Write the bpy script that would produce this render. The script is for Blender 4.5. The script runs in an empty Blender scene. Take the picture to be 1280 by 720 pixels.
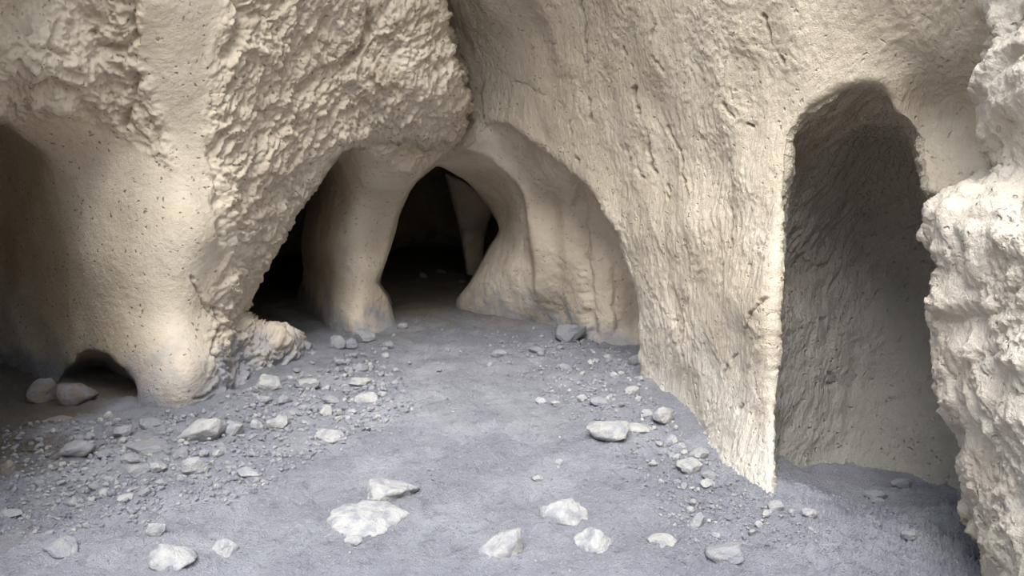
import bpy, math
import numpy as np
from mathutils import Vector

# ------------------------------------------------------------------ camera, world, light, exposure
PI = math.pi
F_PX = 1000.0
CAM = np.array([0.0, 0.0, 1.5])
PITCH = math.atan(160 / F_PX)
cd = bpy.data.cameras.new('camera')
cam = bpy.data.objects.new('camera', cd)
bpy.context.scene.collection.objects.link(cam)
cam.location = CAM
cam.rotation_euler = (PI / 2 - PITCH, 0, 0)
cd.sensor_width = 36.0
cd.lens = 36.0 * F_PX / 1280
cd.clip_start = 0.02
bpy.context.scene.camera = cam

W = bpy.data.worlds.new('daylight')
bpy.context.scene.world = W
W.use_nodes = True
wn = W.node_tree
bgn = wn.nodes['Background']
bgn.inputs['Color'].default_value = (0.76, 0.87, 1.0, 1)
bgn.inputs['Strength'].default_value = 0.95
sd_ = bpy.data.lights.new('sun', 'SUN')
sun = bpy.data.objects.new('sun', sd_)
bpy.context.scene.collection.objects.link(sun)
sun.rotation_euler = (math.radians(35), 0, math.radians(-6))      # hazy daylight from high behind the left shoulder
sd_.energy = 3.3
sd_.angle = math.radians(44)
sd_.color = (1.0, 0.965, 0.92)

vs = bpy.context.scene.view_settings
vs.view_transform = 'Standard'
vs.look = 'None'
vs.gamma = 1.0
vs.use_curve_mapping = False
vs.exposure = 1.25

FWD = np.array([0, math.cos(PITCH), -math.sin(PITCH)])
UPV = np.array([0, math.sin(PITCH), math.cos(PITCH)])
RGT = np.array([1.0, 0, 0])

def world(px, py, d):
    a = (np.asarray(px, float) - 640) / F_PX
    b = (360 - np.asarray(py, float)) / F_PX
    d = np.asarray(d, float)
    return CAM + d[..., None] * (FWD + a[..., None] * RGT + b[..., None] * UPV)

def project(P):
    q = P - CAM
    d = q @ FWD
    dd = np.maximum(d, 1e-3)
    return 640 + F_PX * (q @ RGT) / dd, 360 - F_PX * (q @ UPV) / dd, d

# ------------------------------------------------------------------ noise (numpy)
_rng = np.random.RandomState(7)
_perm = np.concatenate([_rng.permutation(256)] * 2).astype(np.int32)
_grad = _rng.normal(size=(256, 3)).astype(np.float32)
_grad /= np.linalg.norm(_grad, axis=1)[:, None]

def perlin(P):
    P = np.asarray(P, np.float32)
    i = np.floor(P).astype(np.int32)
    f = P - i
    i &= 255
    w = f * f * f * (f * (f * 6 - 15) + 10)
    out = np.zeros(len(P), np.float32)
    for dx in (0, 1):
        for dy in (0, 1):
            for dz in (0, 1):
                h = _perm[_perm[_perm[(i[:, 0] + dx) & 255] + ((i[:, 1] + dy) & 255)] + ((i[:, 2] + dz) & 255)]
                g = _grad[h]
                dot = g[:, 0] * (f[:, 0] - dx) + g[:, 1] * (f[:, 1] - dy) + g[:, 2] * (f[:, 2] - dz)
                wx = w[:, 0] if dx else 1 - w[:, 0]
                wy = w[:, 1] if dy else 1 - w[:, 1]
                wz = w[:, 2] if dz else 1 - w[:, 2]
                out += dot * wx * wy * wz
    return out * 1.5

def fbm(P, octs=4, gain=0.5, ridge=False):
    P = np.asarray(P, np.float32)
    s = np.zeros(len(P), np.float32); a = 1.0; t = 0.0
    for k in range(octs):
        n = perlin(P * (2.03 ** k) + 17.3 * k)
        if ridge: n = 1 - 2.2 * np.abs(n)
        s += a * n; t += a; a *= gain
    return s / t

def cells(P, seed=3):
    """Distance to the nearest and second nearest jittered cell points."""
    P = np.asarray(P, np.float32)
    i = np.floor(P).astype(np.int32)
    f1 = np.full(len(P), 9.0, np.float32); f2 = f1.copy(); idn = np.zeros(len(P), np.float32)
    jit = np.random.RandomState(seed).rand(256, 3).astype(np.float32)
    for dx in (-1, 0, 1):
        for dy in (-1, 0, 1):
            for dz in (-1, 0, 1):
                c = i + np.array([dx, dy, dz])
                h = _perm[_perm[_perm[c[:, 0] & 255] + (c[:, 1] & 255)] + (c[:, 2] & 255)]
                d = np.linalg.norm(c + jit[h] - P, axis=1)
                nearer = d < f1
                f2 = np.where(nearer, f1, np.minimum(f2, d))
                idn = np.where(nearer, h / 255.0, idn)
                f1 = np.where(nearer, d, f1)
    return f1, f2, idn

def sstep(a, b, x):
    t = np.clip((x - a) / (b - a), 0, 1)
    return t * t * (3 - 2 * t)

# ------------------------------------------------------------------ small tools for tracing the rock
def poly_sd(poly, X, Y):
    """Signed distance to a polygon, positive inside."""
    p = np.asarray(poly, float); q = np.roll(p, -1, 0)
    best = np.full(X.shape, 1e9); inside = np.zeros(X.shape, bool)
    for (x0, y0), (x1, y1) in zip(p, q):
        ex, ey = x1 - x0, y1 - y0
        L = ex * ex + ey * ey + 1e-9
        t = np.clip(((X - x0) * ex + (Y - y0) * ey) / L, 0, 1)
        best = np.minimum(best, (X - x0 - t * ex) ** 2 + (Y - y0 - t * ey) ** 2)
        c = (y0 > Y) != (y1 > Y)
        with np.errstate(divide='ignore', invalid='ignore'):
            xi = x0 + (Y - y0) * ex / (ey if ey != 0 else 1e-9)
        inside ^= c & (X < xi)
    r = np.sqrt(best)
    return np.where(inside, r, -r)

def line_dist(line, X, Y):
    best = np.full(X.shape, 1e9)
    for (x0, y0), (x1, y1) in zip(line[:-1], line[1:]):
        ex, ey = x1 - x0, y1 - y0
        t = np.clip(((X - x0) * ex + (Y - y0) * ey) / (ex * ex + ey * ey + 1e-9), 0, 1)
        best = np.minimum(best, (X - x0 - t * ex) ** 2 + (Y - y0 - t * ey) ** 2)
    return np.sqrt(best)

class Sheet:
    """A rock face through surveyed points (thin plate spline over log distance)."""
    def __init__(self, pts):
        p = np.array(pts, float)
        self.c = p[:, :2] / 500.0; n = len(p)
        K = self._k(self.c[:, None] - self.c[None]) + 1e-3 * np.eye(n)
        Pm = np.c_[np.ones(n), self.c]
        A = np.block([[K, Pm], [Pm.T, np.zeros((3, 3))]])
        self.w = np.linalg.solve(A, np.r_[np.log(p[:, 2]), 0, 0, 0])
    @staticmethod
    def _k(d):
        r2 = (d ** 2).sum(-1)
        return 0.5 * r2 * np.log(r2 + 1e-12)
    def __call__(self, X, Y):
        q = np.stack([X, Y], -1) / 500.0
        o = self.w[-3] + self.w[-2] * q[..., 0] + self.w[-1] * q[..., 1]
        for c, w in zip(self.c, self.w[:-3]): o = o + w * self._k(q - c)
        return np.clip(o, math.log(1.2), math.log(16))

# right wall and vault over the niche
R0 = Sheet([(592,130,6.75),(618,120,6.45),(640,60,6.1),(620,0,5.8),(590,180,6.6),(700,100,5.7),(700,0,5.4),(800,150,4.95),(800,0,4.6),
            (800,300,5.05),(812,420,5.2),(805,490,5.3),(880,200,4.45),(880,350,4.5),(880,500,4.5),(900,590,3.95),
            (965,628,3.55),(968,400,3.75),(985,200,3.85),(950,100,3.95),(950,0,3.8),(1100,50,3.6),(1100,-100,3.4),
            (1200,150,3.65),(1200,60,3.35),(1280,100,3.2),(1280,0,3.0),(720,230,5.75),(770,330,5.45),(1100,100,3.65),(1170,250,3.5),
            (965,800,3.4),(880,800,4.0),(800,800,5.0),(640,330,6.3),(700,300,5.95),(560,300,6.5),(640,420,6.3),(560,440,6.4),(740,420,6.0),(600,520,6.4),(600,800,6.5),
            (600,-200,5.0),(800,-200,4.3),(600,-500,3.6),(900,-500,3.2),(1200,-500,2.9),(1400,-200,2.6),(1680,-500,2.4),
            (1500,200,2.5),(1680,300,2.1),(1680,900,2.0),(1300,500,3.0),(1300,800,2.8),
            (0,300,9.0),(-400,300,8.0),(-400,900,8.0),(-400,-500,6),(0,-500,6),(300,-500,5),(300,-100,7.5),(300,200,9)])
# left wall with the rough overhang
RO = Sheet([(220,525,4.75),(200,400,4.75),(150,300,4.75),(200,250,4.68),(200,100,4.5),(200,0,4.25),(200,-150,4.1),(265,450,4.85),(300,450,5.5),
            (330,430,5.75),(352,428,5.75),(375,440,6.1),(270,300,4.85),(285,360,5.2),(265,150,4.75),(290,0,4.6),(300,400,5.6),(305,330,5.5),(330,240,5.35),(350,200,5.35),(380,220,5.6),
            (430,150,5.6),(420,60,5.3),(430,20,5.15),(460,40,5.35),(500,100,5.5),(500,0,5.25),(510,190,6.05),(575,130,6.05),(582,140,6.3),(560,30,5.7),(550,-20,5.6),(540,190,6.2),(470,165,5.9),
            (120,450,5.0),(60,300,5.05),(100,200,4.75),(80,350,5.05),(0,420,5.5),(60,520,5.3),(0,300,5.35),
            (130,120,4.55),(70,130,4.3),(0,120,4.15),(100,40,4.25),(0,0,3.9),(50,60,4.0),(0,-200,3.5),
            (550,-200,5.1),(350,-200,4.6),(400,-500,3.6),(0,-500,3.1),(-400,-500,2.4),
            (-55,300,3.5),(-55,550,3.25),(-60,100,3.2),(-60,-60,3.1),(-140,300,2.8),(-140,550,2.7),(-140,50,2.7),(-250,300,2.4),(-400,300,2.1),(-400,900,2.2),(-200,800,3.0),(220,800,4.6),(0,800,4.6),(100,640,4.9),(340,640,5.8),(450,260,6.2),(500,300,6.3),(450,340,6.3),(500,400,6.4),(430,420,6.3),(500,500,6.3),(450,600,6.2)])
O_POLY = [(545,-20),(553,30),(568,70),(578,100),(582,128),(580,155),(572,172),(555,195),(540,215),(528,300),(528,1200),
          (-900,1200),(-900,-900),(535,-900)]
# the arch at the back: left opening, pillar, alcove
M_POLY = [(300,392),(309,368),(322,332),(338,313),(346,288),(366,262),(384,240),(400,221),(413,198),(425,187),(444,172),(470,168),(505,172),(540,180),(570,165),
          (581,151),(607,147),(640,158),(665,179),(700,203),(726,221),(744,243),(766,282),(783,326),(796,361),(800,388),(801,440),(801,520),(700,600),(450,600),
          (387,470),(383,434),(372,418),(352,410),(328,411),(314,404)]
R1 = Sheet([(450,185,6.1),(500,180,6.15),(520,215,6.45),(430,210,6.7),(415,240,7.2),(440,260,6.8),(470,260,6.85),(440,330,6.85),(470,340,6.95),(484,300,7.1),(400,300,7.25),(430,405,6.9),(470,405,7.0),(490,395,7.3),
            (385,300,7.9),(370,330,8.6),(350,350,9.5),(330,380,10.5),(310,390,11),(395,400,7.6),(370,410,8.6),(400,220,7.9),(360,270,9.2),
            (590,165,6.62),(620,165,6.6),(640,180,6.6),(660,215,6.65),(660,300,6.9),(672,360,7.0),(690,250,6.75),(700,350,6.85),(690,405,7.3),(620,250,6.9),(610,330,7.3),(620,395,7.6),(722,260,6.55),(730,390,6.65),
            (745,280,6.45),(760,340,6.35),(770,400,6.4),(790,400,6.55),(800,440,6.5),(700,210,6.0),(560,200,6.7),(540,260,7.2),(540,350,7.6),(540,450,7.4),(640,520,7.3),
            (740,520,6.5),(820,520,6.6),(440,520,6.9),(330,520,10),(880,300,6.8),(300,200,8.5),(560,100,6.6)])
# behind the fold: the reveal of the inner opening
B_POLY = [(526,216),(545,196),(560,188),(578,184),(606,197),(630,216),(645,231),(653,245),(661,282),(666,326),(668,366),(664,430),(600,500),(497,500),(494,396),(487,372),(473,354),(480,330),(487,312),(499,266),(512,238)]
R2 = Sheet([(545,200,6.75),(578,187,6.75),(606,200,6.85),(630,220,6.95),(653,246,7.05),(661,282,7.1),(666,326,7.15),(668,366,7.2),(560,210,7.3),(600,235,7.7),(620,262,7.95),(640,280,7.5),(622,300,7.9),
            (640,330,7.35),(650,380,7.4),(620,340,7.6),(600,365,7.8),(590,385,7.9),(625,395,7.7),(580,240,7.9),(540,260,8),(500,300,8),(480,350,8),(500,400,8.3),(560,300,8.3),(560,400,8.3),(640,480,7.6),(520,480,8.0)])
C_POLY = [(520,225),(546,204),(560,211),(585,228),(612,259),(623,277),(626,287),(622,296),(612,309),(600,332),(586,356),(570,376),(560,500),(500,500),(499,410),(491,385),(487,372),(474,353),(481,330),(488,312),(500,266),(512,238)]
RC = Sheet([(480,300,12.5),(560,300,13.2),(620,300,12.5),(540,210,11.5),(540,360,13),(540,500,12),(650,350,12),(450,350,11.5),(600,230,11.5)])
# inner pillar in the back room
I_POLY = [(556,215),(575,224),(600,238),(618,256),(613,272),(608,292),(606,318),(610,345),(583,345),(579,320),(575,290),(568,255)]
RI = Sheet([(590,280,9.6),(577,290,9.9),(606,290,10.0),(590,330,9.7),(560,220,9.4),(610,250,9.3)])
# niche on the right
N_POLY = [(968,700),(968,600),(969,480),(968,400),(974,330),(981,270),(985,200),(990,172),(1003,150),(1024,124),(1045,104),(1075,100),(1100,108),(1111,125),(1115,140),(1130,152),(1146,176),(1160,240),
          (1290,300),(1330,500),(1330,1000),(968,1000)]
RN = Sheet([(968,590,4.5),(1030,590,4.62),(1130,600,4.5),(1230,640,4.1),(1000,350,4.75),(1080,350,4.9),(1160,350,4.75),(1240,350,4.3),(1330,500,3.8),(1000,200,4.3),(1030,140,3.9),(1060,106,3.72),(1100,115,3.78),
            (1100,180,4.5),(1150,220,4.4),(985,260,4.5),(970,420,4.5),(960,700,4.3),(1100,800,4.2),(1250,800,3.9),(1100,500,4.75),(1000,500,4.65)])
# foreground rock on the right
F_POLY = [(1247,-60),(1238,0),(1250,40),(1232,95),(1229,150),(1240,178),(1254,208),(1240,222),(1205,232),(1178,246),(1162,262),(1160,290),(1172,318),(1180,345),(1171,380),(1173,440),(1182,490),
          (1200,540),(1214,590),(1218,640),(1236,700),(1246,760),(1260,1100),(1900,1100),(1900,-400),(1260,-400)]
RF = Sheet([(1250,50,2.75),(1250,150,2.75),(1250,215,2.75),(1280,100,2.6),(1280,300,2.4),(1180,260,2.75),(1165,290,2.85),(1190,400,2.75),(1220,400,2.6),(1200,500,2.7),(1230,620,2.65),(1280,600,2.35),(1250,760,2.6),(1280,760,2.3),
            (1400,300,2.1),(1400,600,2.1),(1700,300,1.6),(1700,900,1.6),(1400,-200,2.2),(1700,-300,1.6)])
# small hole low in the left wall and the lit-up alcove at the far left
H_POLY = [(78,470),(84,460),(93,455),(97,445),(107,439),(122,440),(138,446),(146,456),(158,464),(168,476),(172,490),(170,520),(60,530),(66,490)]
RH = Sheet([(90,450,5.35),(110,445,5.4),(150,470,5.6),(125,470,6.0),(125,520,5.9),(80,500,5.7),(170,500,5.5)])
A_POLY = [(-35,130),(0,146),(14,156),(34,172),(52,190),(64,214),(69,250),(84,300),(90,380),(110,440),(140,560),(-35,700)]
RA = Sheet([(-150,250,5.6),(0,160,5.1),(0,250,5.6),(30,200,5.2),(62,225,4.98),(40,300,5.4),(80,300,5.03),(0,350,5.9),(60,400,5.3),(0,480,6.0),(100,480,5.1),(-150,500,6),(60,600,5.6)])

def smin(a, b, k):
    h = np.clip(k - np.abs(a - b), 0, None)
    return np.minimum(a, b) - h * h / (4 * k)
def smax(a, b, k): return -smin(-a, -b, k)

def axis(lo, a, b, hi, step, coarse):
    return np.r_[np.arange(lo, a, coarse), np.arange(a, b, step), np.arange(b, hi + 1, coarse)].astype(float)

def rock_field(px, py, w):
    X, Y = np.meshgrid(px, py, indexing='ij')
    g = np.stack([X.ravel() / 60, Y.ravel() / 60, 0 * X.ravel()], -1)
    wob = (7 * fbm(g * 1.3, 3) + 4 * fbm(g * 4, 2)).reshape(X.shape)     # ragged rims
    wob2 = (5 * fbm(g * 1.5 + 9, 2)).reshape(X.shape)
    sd = lambda p, a=0.6, n=wob: (poly_sd(p, X, Y) + a * n)[:, :, None] / F_PX
    L = lambda s: s(X, Y)[:, :, None]
    w = w[None, None, :].astype(np.float32)
    f32 = lambda v: v.astype(np.float32)
    f = w - f32(L(R0))
    f = smax(f, np.minimum(w - f32(L(RO)), f32(-sd(O_POLY, .3)) * -1), .006)          # left mass is solid
    f = smin(f, smax(w - f32(L(RA)), f32(-sd(A_POLY, .4)), .05), .045)
    f = smin(f, smax(w - f32(L(RH)), f32(-sd(H_POLY, .3)), .012), .005)
    f = smin(f, smax(w - f32(L(R1)), f32(-sd(M_POLY, .32)), .012), .008)
    f = smin(f, smax(w - f32(L(R2)), f32(-sd(B_POLY, .15, wob2)), .008), .004)
    f = smin(f, smax(w - f32(L(RC)), f32(-sd(C_POLY, .2, wob2)), .02), .006)
    f = smin(f, smax(w - f32(L(RN)), f32(-sd(N_POLY, .15)), .02), .014)
    return f, X, Y, sd, L, w

def ellipsoid_void(f, px, py, w, c, rad, k=.02):
    """Carve a room of its own shape behind an opening (only the block of cells around it)."""
    d = np.exp(w)
    A = (px[:, None, None] - 640) / F_PX; B = (360 - py[None, :, None]) / F_PX; D = d[None, None, :]
    x = A * D; yy = D * FWD[1] + B * D * UPV[1]; z = 1.5 + D * FWD[2] + B * D * UPV[2]
    q = np.sqrt(((x - c[0]) / rad[0]) ** 2 + ((yy - c[1]) / rad[1]) ** 2 + ((z - c[2]) / rad[2]) ** 2)
    e = ((q - 1) * min(rad) / D).astype(np.float32)
    return smin(f, e, k)

def surface_net(f, px, py, w):
    s = f < 0
    ids, pos, quads = [], [], []
    n0, n1, n2 = [n - 1 for n in f.shape]
    flat = lambda i, j, k: (i * n1 + j) * n2 + k
    for ax in range(3):
        a = [slice(None)] * 3; b = [slice(None)] * 3
        a[ax] = slice(0, -1); b[ax] = slice(1, None)
        I = np.array(np.nonzero(s[tuple(a)] != s[tuple(b)])).T
        J = I.copy(); J[:, ax] += 1
        fa = f[tuple(I.T)]; fb = f[tuple(J.T)]
        t = fa / (fa - fb)
        P = I.astype(np.float64); P[:, ax] += t
        o1, o2 = (ax + 1) % 3, (ax + 2) % 3
        corner = []
        ok = (I[:, o1] > 0) & (I[:, o2] > 0) & (I[:, o1] < f.shape[o1] - 1) & (I[:, o2] < f.shape[o2] - 1)
        for (u, v) in ((1, 1), (0, 1), (0, 0), (1, 0)):
            C = I.copy(); C[:, o1] -= u; C[:, o2] -= v
            good = (C >= 0).all(1) & (C[:, o1] < f.shape[o1] - 1) & (C[:, o2] < f.shape[o2] - 1)
            ci = flat(C[:, 0], C[:, 1], C[:, 2])
            ids.append(ci[good]); pos.append(P[good]); corner.append(ci)
        q = np.stack(corner, 1)[ok]
        flip = fa[ok] < 0
        q[flip] = q[flip][:, ::-1]
        quads.append(q)
    ids = np.concatenate(ids); pos = np.concatenate(pos); quads = np.concatenate(quads)
    uq, inv = np.unique(ids, return_inverse=True)
    cnt = np.bincount(inv)
    V = np.stack([np.bincount(inv, pos[:, k]) / cnt for k in range(3)], 1)
    Q = np.searchsorted(uq, quads)
    return V, Q

def relax(V, Q, n=1, amount=0.5):
    e = np.concatenate([Q[:, [0, 1]], Q[:, [1, 2]], Q[:, [2, 3]], Q[:, [3, 0]]])
    a = np.r_[e[:, 0], e[:, 1]]; b = np.r_[e[:, 1], e[:, 0]]
    c = np.bincount(a, minlength=len(V)); lone = c == 0; c = np.maximum(c, 1)
    for _ in range(n):
        m = np.stack([np.bincount(a, V[b, k], minlength=len(V)) / c for k in range(V.shape[1])], 1)
        V = V + np.where(lone, 0, amount)[:, None] * (m - V)
    return V

def subdivide(V, Q):
    nv = len(V); e = np.concatenate([Q[:, [0, 1]], Q[:, [1, 2]], Q[:, [2, 3]], Q[:, [3, 0]]])
    e.sort(axis=1)
    key = e[:, 0].astype(np.int64) * nv + e[:, 1]
    uq, inv = np.unique(key, return_inverse=True)
    mid = 0.5 * (V[uq // nv] + V[uq % nv])
    n = len(Q); m = inv.reshape(4, n).T + nv
    fc = nv + len(uq) + np.arange(n)
    V2 = np.concatenate([V, mid, V[Q].mean(1)])
    Q2 = np.concatenate([np.stack([Q[:, k], m[:, k], fc, m[:, (k + 3) % 4]], 1) for k in range(4)])
    return V2, Q2

def normals(V, Q):
    n = np.cross(V[Q[:, 2]] - V[Q[:, 0]], V[Q[:, 3]] - V[Q[:, 1]])
    N = np.stack([np.bincount(Q.ravel(), np.repeat(n[:, k], 4), minlength=len(V)) for k in range(3)], 1)
    return N / (np.linalg.norm(N, axis=1)[:, None] + 1e-12)

# ------------------------------------------------------------------ floor height
def floor_z(x, y):
    x = np.asarray(x, float); y = np.asarray(y, float)
    sh = x.shape; x = x.ravel(); y = y.ravel()
    P = np.stack([x, y, 0 * x], -1)
    z = 0.03 * fbm(P * 1.1 + 4, 2)
    z += 0.035 * np.exp(-(((x + 2.2) / .55) ** 2 + ((y - 4.2) / .8) ** 2))            # rubble against the left wall
    z += 0.03 * np.exp(-(((x + 1.3) / .8) ** 2 + ((y - 4.9) / .9) ** 2))
    z -= 0.27 * sstep(1.15, 1.75, x) * sstep(2.9, 3.9, y)     # dust heaped in the niche
    z += 0.07 * np.exp(-(((x - .75) / .35) ** 2 + ((y - 4.9) / .9) ** 2))
    z += 0.05 * sstep(8.0, 10.5, y)
    return z.reshape(sh)

def floor_detail(P):
    x, y = P[:, 0], P[:, 1]
    near = sstep(11, 6, y)
    w = np.stack([fbm(P * [2.2, 2.2, 0] + k * 13, 2) for k in range(2)], 1)
    z = 0.034 * fbm(P * [3.2, 3.2, 0], 3) + 0.018 * fbm(P * [11, 11, 0], 4, .6) + .006 * fbm(P * [45, 45, 0], 2)
    left = sstep(.6, -.8, x)
    q = P[:, :2] @ np.array([[.77, .63], [.63, -.77]]) + .10 * w
    st2 = fbm(np.stack([q[:, 0] * 15, q[:, 1] * 3.0, 0 * x], -1), 4, .6, ridge=True)      # scuffed ridges towards the mouth
    right = sstep(.0, 1.0, x) * sstep(5.0, 3.6, y)
    z += (.005 + .034 * right + .075 * sstep(.95, 1.4, x) * sstep(4.3, 3.3, y)) * st2 * near
    q2 = P[:, :2] @ np.array([[.8, .6], [-.6, .8]]) + .2 * w
    z += .026 * (1 - right) * near * fbm(np.stack([q2[:, 0] * 7, q2[:, 1] * 3.5, 0 * x + 5], -1), 4, .6, ridge=True)
    f1, f2, c = cells(P * [22, 22, 1.0])
    z += .020 * np.clip(.5 - f1, 0, 1) / .5 * (c > .40) * near * (.5 + .5 * left)
    f1, f2, c = cells(P * [7, 7, 1.0] + 9)
    z += .035 * np.clip(.45 - f1, 0, 1) ** .7 * (c > .5) * near * (.5 + fbm(P * [30, 30, 0], 2))
    z += .030 * np.clip(fbm(P * [2.6, 2.6, 0] + 20, 4, .6), 0, 1) * near
    return z

# ------------------------------------------------------------------ materials
def new_mat(name):
    m = bpy.data.materials.new(name); m.use_nodes = True
    nt = m.node_tree; b = nt.nodes['Principled BSDF']
    b.inputs['Roughness'].default_value = 0.95
    b.inputs['Specular IOR Level'].default_value = 0.08
    return m, nt, b

def N(nt, kind, **kw):
    n = nt.nodes.new(kind)
    for k, v in kw.items():
        if k in n.inputs: n.inputs[k].default_value = v
        else: setattr(n, k, v)
    return n

def mix(nt, fac, a, b):
    m = nt.nodes.new('ShaderNodeMix'); m.data_type = 'RGBA'
    for sock, v in ((m.inputs[0], fac), (m.inputs[6], a), (m.inputs[7], b)):
        if isinstance(v, (tuple, float, int)): sock.default_value = v if not isinstance(v, tuple) else (*v, 1)
        else: nt.links.new(v, sock)
    return m.outputs[2]

def ramp(nt, src, lo, hi, a=0.0, b=1.0):
    r = nt.nodes.new('ShaderNodeMapRange'); r.interpolation_type = 'SMOOTHSTEP'
    nt.links.new(src, r.inputs['Value'])
    r.inputs['From Min'].default_value = lo; r.inputs['From Max'].default_value = hi
    r.inputs['To Min'].default_value = a; r.inputs['To Max'].default_value = b
    return r.outputs['Result']

def math_node(nt, op, a, b):
    n = nt.nodes.new('ShaderNodeMath'); n.operation = op
    for k, v in enumerate((a, b)):
        if isinstance(v, (int, float)): n.inputs[k].default_value = v
        else: nt.links.new(v, n.inputs[k])
    return n.outputs[0]

WALL = (0.575, 0.50, 0.395)
WALL_LIGHT = (0.66, 0.59, 0.485)
WALL_BROWN = (0.46, 0.375, 0.28)
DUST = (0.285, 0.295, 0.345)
STONE = (0.60, 0.58, 0.55)

def rock_material(name, base, light, brown, stretch=(1, 1, 1), rot=(0, 0, 0), specks=0.5, dust=(.02, .30, .7), bump=0.5, fine=1.0, depth=.02, scale=45, dust_col=None, rough=False):
    m, nt, b = new_mat(name)
    geo = N(nt, 'ShaderNodeNewGeometry'); pos = geo.outputs['Position']
    mp = N(nt, 'ShaderNodeMapping'); nt.links.new(pos, mp.inputs['Vector'])
    mp.inputs['Scale'].default_value = stretch; mp.inputs['Rotation'].default_value = rot
    def noise(scale, det=4, rough=.55, vec=pos):
        n = N(nt, 'ShaderNodeTexNoise', Scale=scale, Detail=det, Roughness=rough)
        nt.links.new(vec, n.inputs['Vector']); return n.outputs['Fac']
    col = mix(nt, ramp(nt, noise(1.6), .42, .68), base, light)
    col = mix(nt, ramp(nt, noise(2.9, 5), .50, .78, 0, .55), col, brown)
    col = mix(nt, ramp(nt, noise(9, 4, vec=mp.outputs[0]), .50, .75, 0, .35), col, brown)
    col = mix(nt, ramp(nt, noise(30, 3), .50, .75, 0, .35), col, light)
    wv = N(nt, 'ShaderNodeTexNoise', Scale=28.0, Detail=2.0); nt.links.new(pos, wv.inputs['Vector'])
    va = N(nt, 'ShaderNodeVectorMath', operation='MULTIPLY_ADD'); nt.links.new(wv.outputs['Color'], va.inputs[0]); va.inputs[1].default_value = (.05, .05, .05); nt.links.new(pos, va.inputs[2])
    v = N(nt, 'ShaderNodeTexVoronoi', Scale=22.0); nt.links.new(va.outputs[0], v.inputs['Vector'])
    pit = ramp(nt, v.outputs['Distance'], .08, .26, 1, 0)
    pm = ramp(nt, noise(7, 2), .40, .56)
    pit = math_node(nt, 'MULTIPLY', pit, pm)
    col = mix(nt, math_node(nt, 'MULTIPLY', pit, specks), col, (.22, .175, .13))
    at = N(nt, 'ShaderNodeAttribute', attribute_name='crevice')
    col = mix(nt, math_node(nt, 'MULTIPLY', at.outputs['Fac'], .75), col, (.15, .12, .09))     # dark tint painted in for the shadow inside the cracks
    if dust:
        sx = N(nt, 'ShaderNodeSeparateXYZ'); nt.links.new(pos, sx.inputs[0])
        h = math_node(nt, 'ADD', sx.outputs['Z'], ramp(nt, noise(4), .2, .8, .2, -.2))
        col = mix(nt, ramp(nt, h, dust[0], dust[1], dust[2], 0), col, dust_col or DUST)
    nt.links.new(col, b.inputs['Base Color'])
    h1 = noise(scale, 7, .70, mp.outputs[0]); h2 = noise(140, 3, .6)
    hs = math_node(nt, 'ADD', h1, math_node(nt, 'MULTIPLY', h2, .35 * fine))
    if rough:                                       # chipped skin where the mesh itself is chipped
        mr = N(nt, 'ShaderNodeMapping'); nt.links.new(pos, mr.inputs['Vector'])
        mr.inputs['Scale'].default_value = (1.5, .9, .55); mr.inputs['Rotation'].default_value = (0, math.radians(-27), 0)
        ra = N(nt, 'ShaderNodeAttribute', attribute_name='rough')
        hr = math_node(nt, 'MULTIPLY', noise(30, 8, .72, mr.outputs[0]), math_node(nt, 'MULTIPLY', ra.outputs['Fac'], 1.5))
        hs = math_node(nt, 'ADD', math_node(nt, 'MULTIPLY', hs, math_node(nt, 'SUBTRACT', 1.0, ra.outputs['Fac'])), hr)
    hs = math_node(nt, 'SUBTRACT', hs, math_node(nt, 'MULTIPLY', pit, .8))
    bp = N(nt, 'ShaderNodeBump', Strength=bump, Distance=depth)
    nt.links.new(hs, bp.inputs['Height']); nt.links.new(bp.outputs[0], b.inputs['Normal'])
    return m

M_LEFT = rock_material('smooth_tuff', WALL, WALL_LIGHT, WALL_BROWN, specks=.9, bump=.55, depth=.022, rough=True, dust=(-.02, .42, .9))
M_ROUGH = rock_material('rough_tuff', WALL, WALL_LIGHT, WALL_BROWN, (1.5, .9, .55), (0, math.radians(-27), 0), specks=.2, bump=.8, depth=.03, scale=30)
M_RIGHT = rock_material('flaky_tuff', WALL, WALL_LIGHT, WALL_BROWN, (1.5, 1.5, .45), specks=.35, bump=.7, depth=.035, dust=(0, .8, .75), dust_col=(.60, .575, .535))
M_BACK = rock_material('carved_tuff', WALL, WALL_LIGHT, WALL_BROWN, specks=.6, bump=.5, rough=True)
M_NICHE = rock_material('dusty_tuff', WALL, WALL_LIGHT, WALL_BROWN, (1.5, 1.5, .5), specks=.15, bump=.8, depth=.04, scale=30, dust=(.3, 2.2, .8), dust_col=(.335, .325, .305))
M_FRONT = rock_material('crumbly_tuff', (.70, .63, .54), (.75, .695, .615), (.52, .42, .325), specks=.1, dust=None, bump=.9, depth=.03, scale=38)

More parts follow.
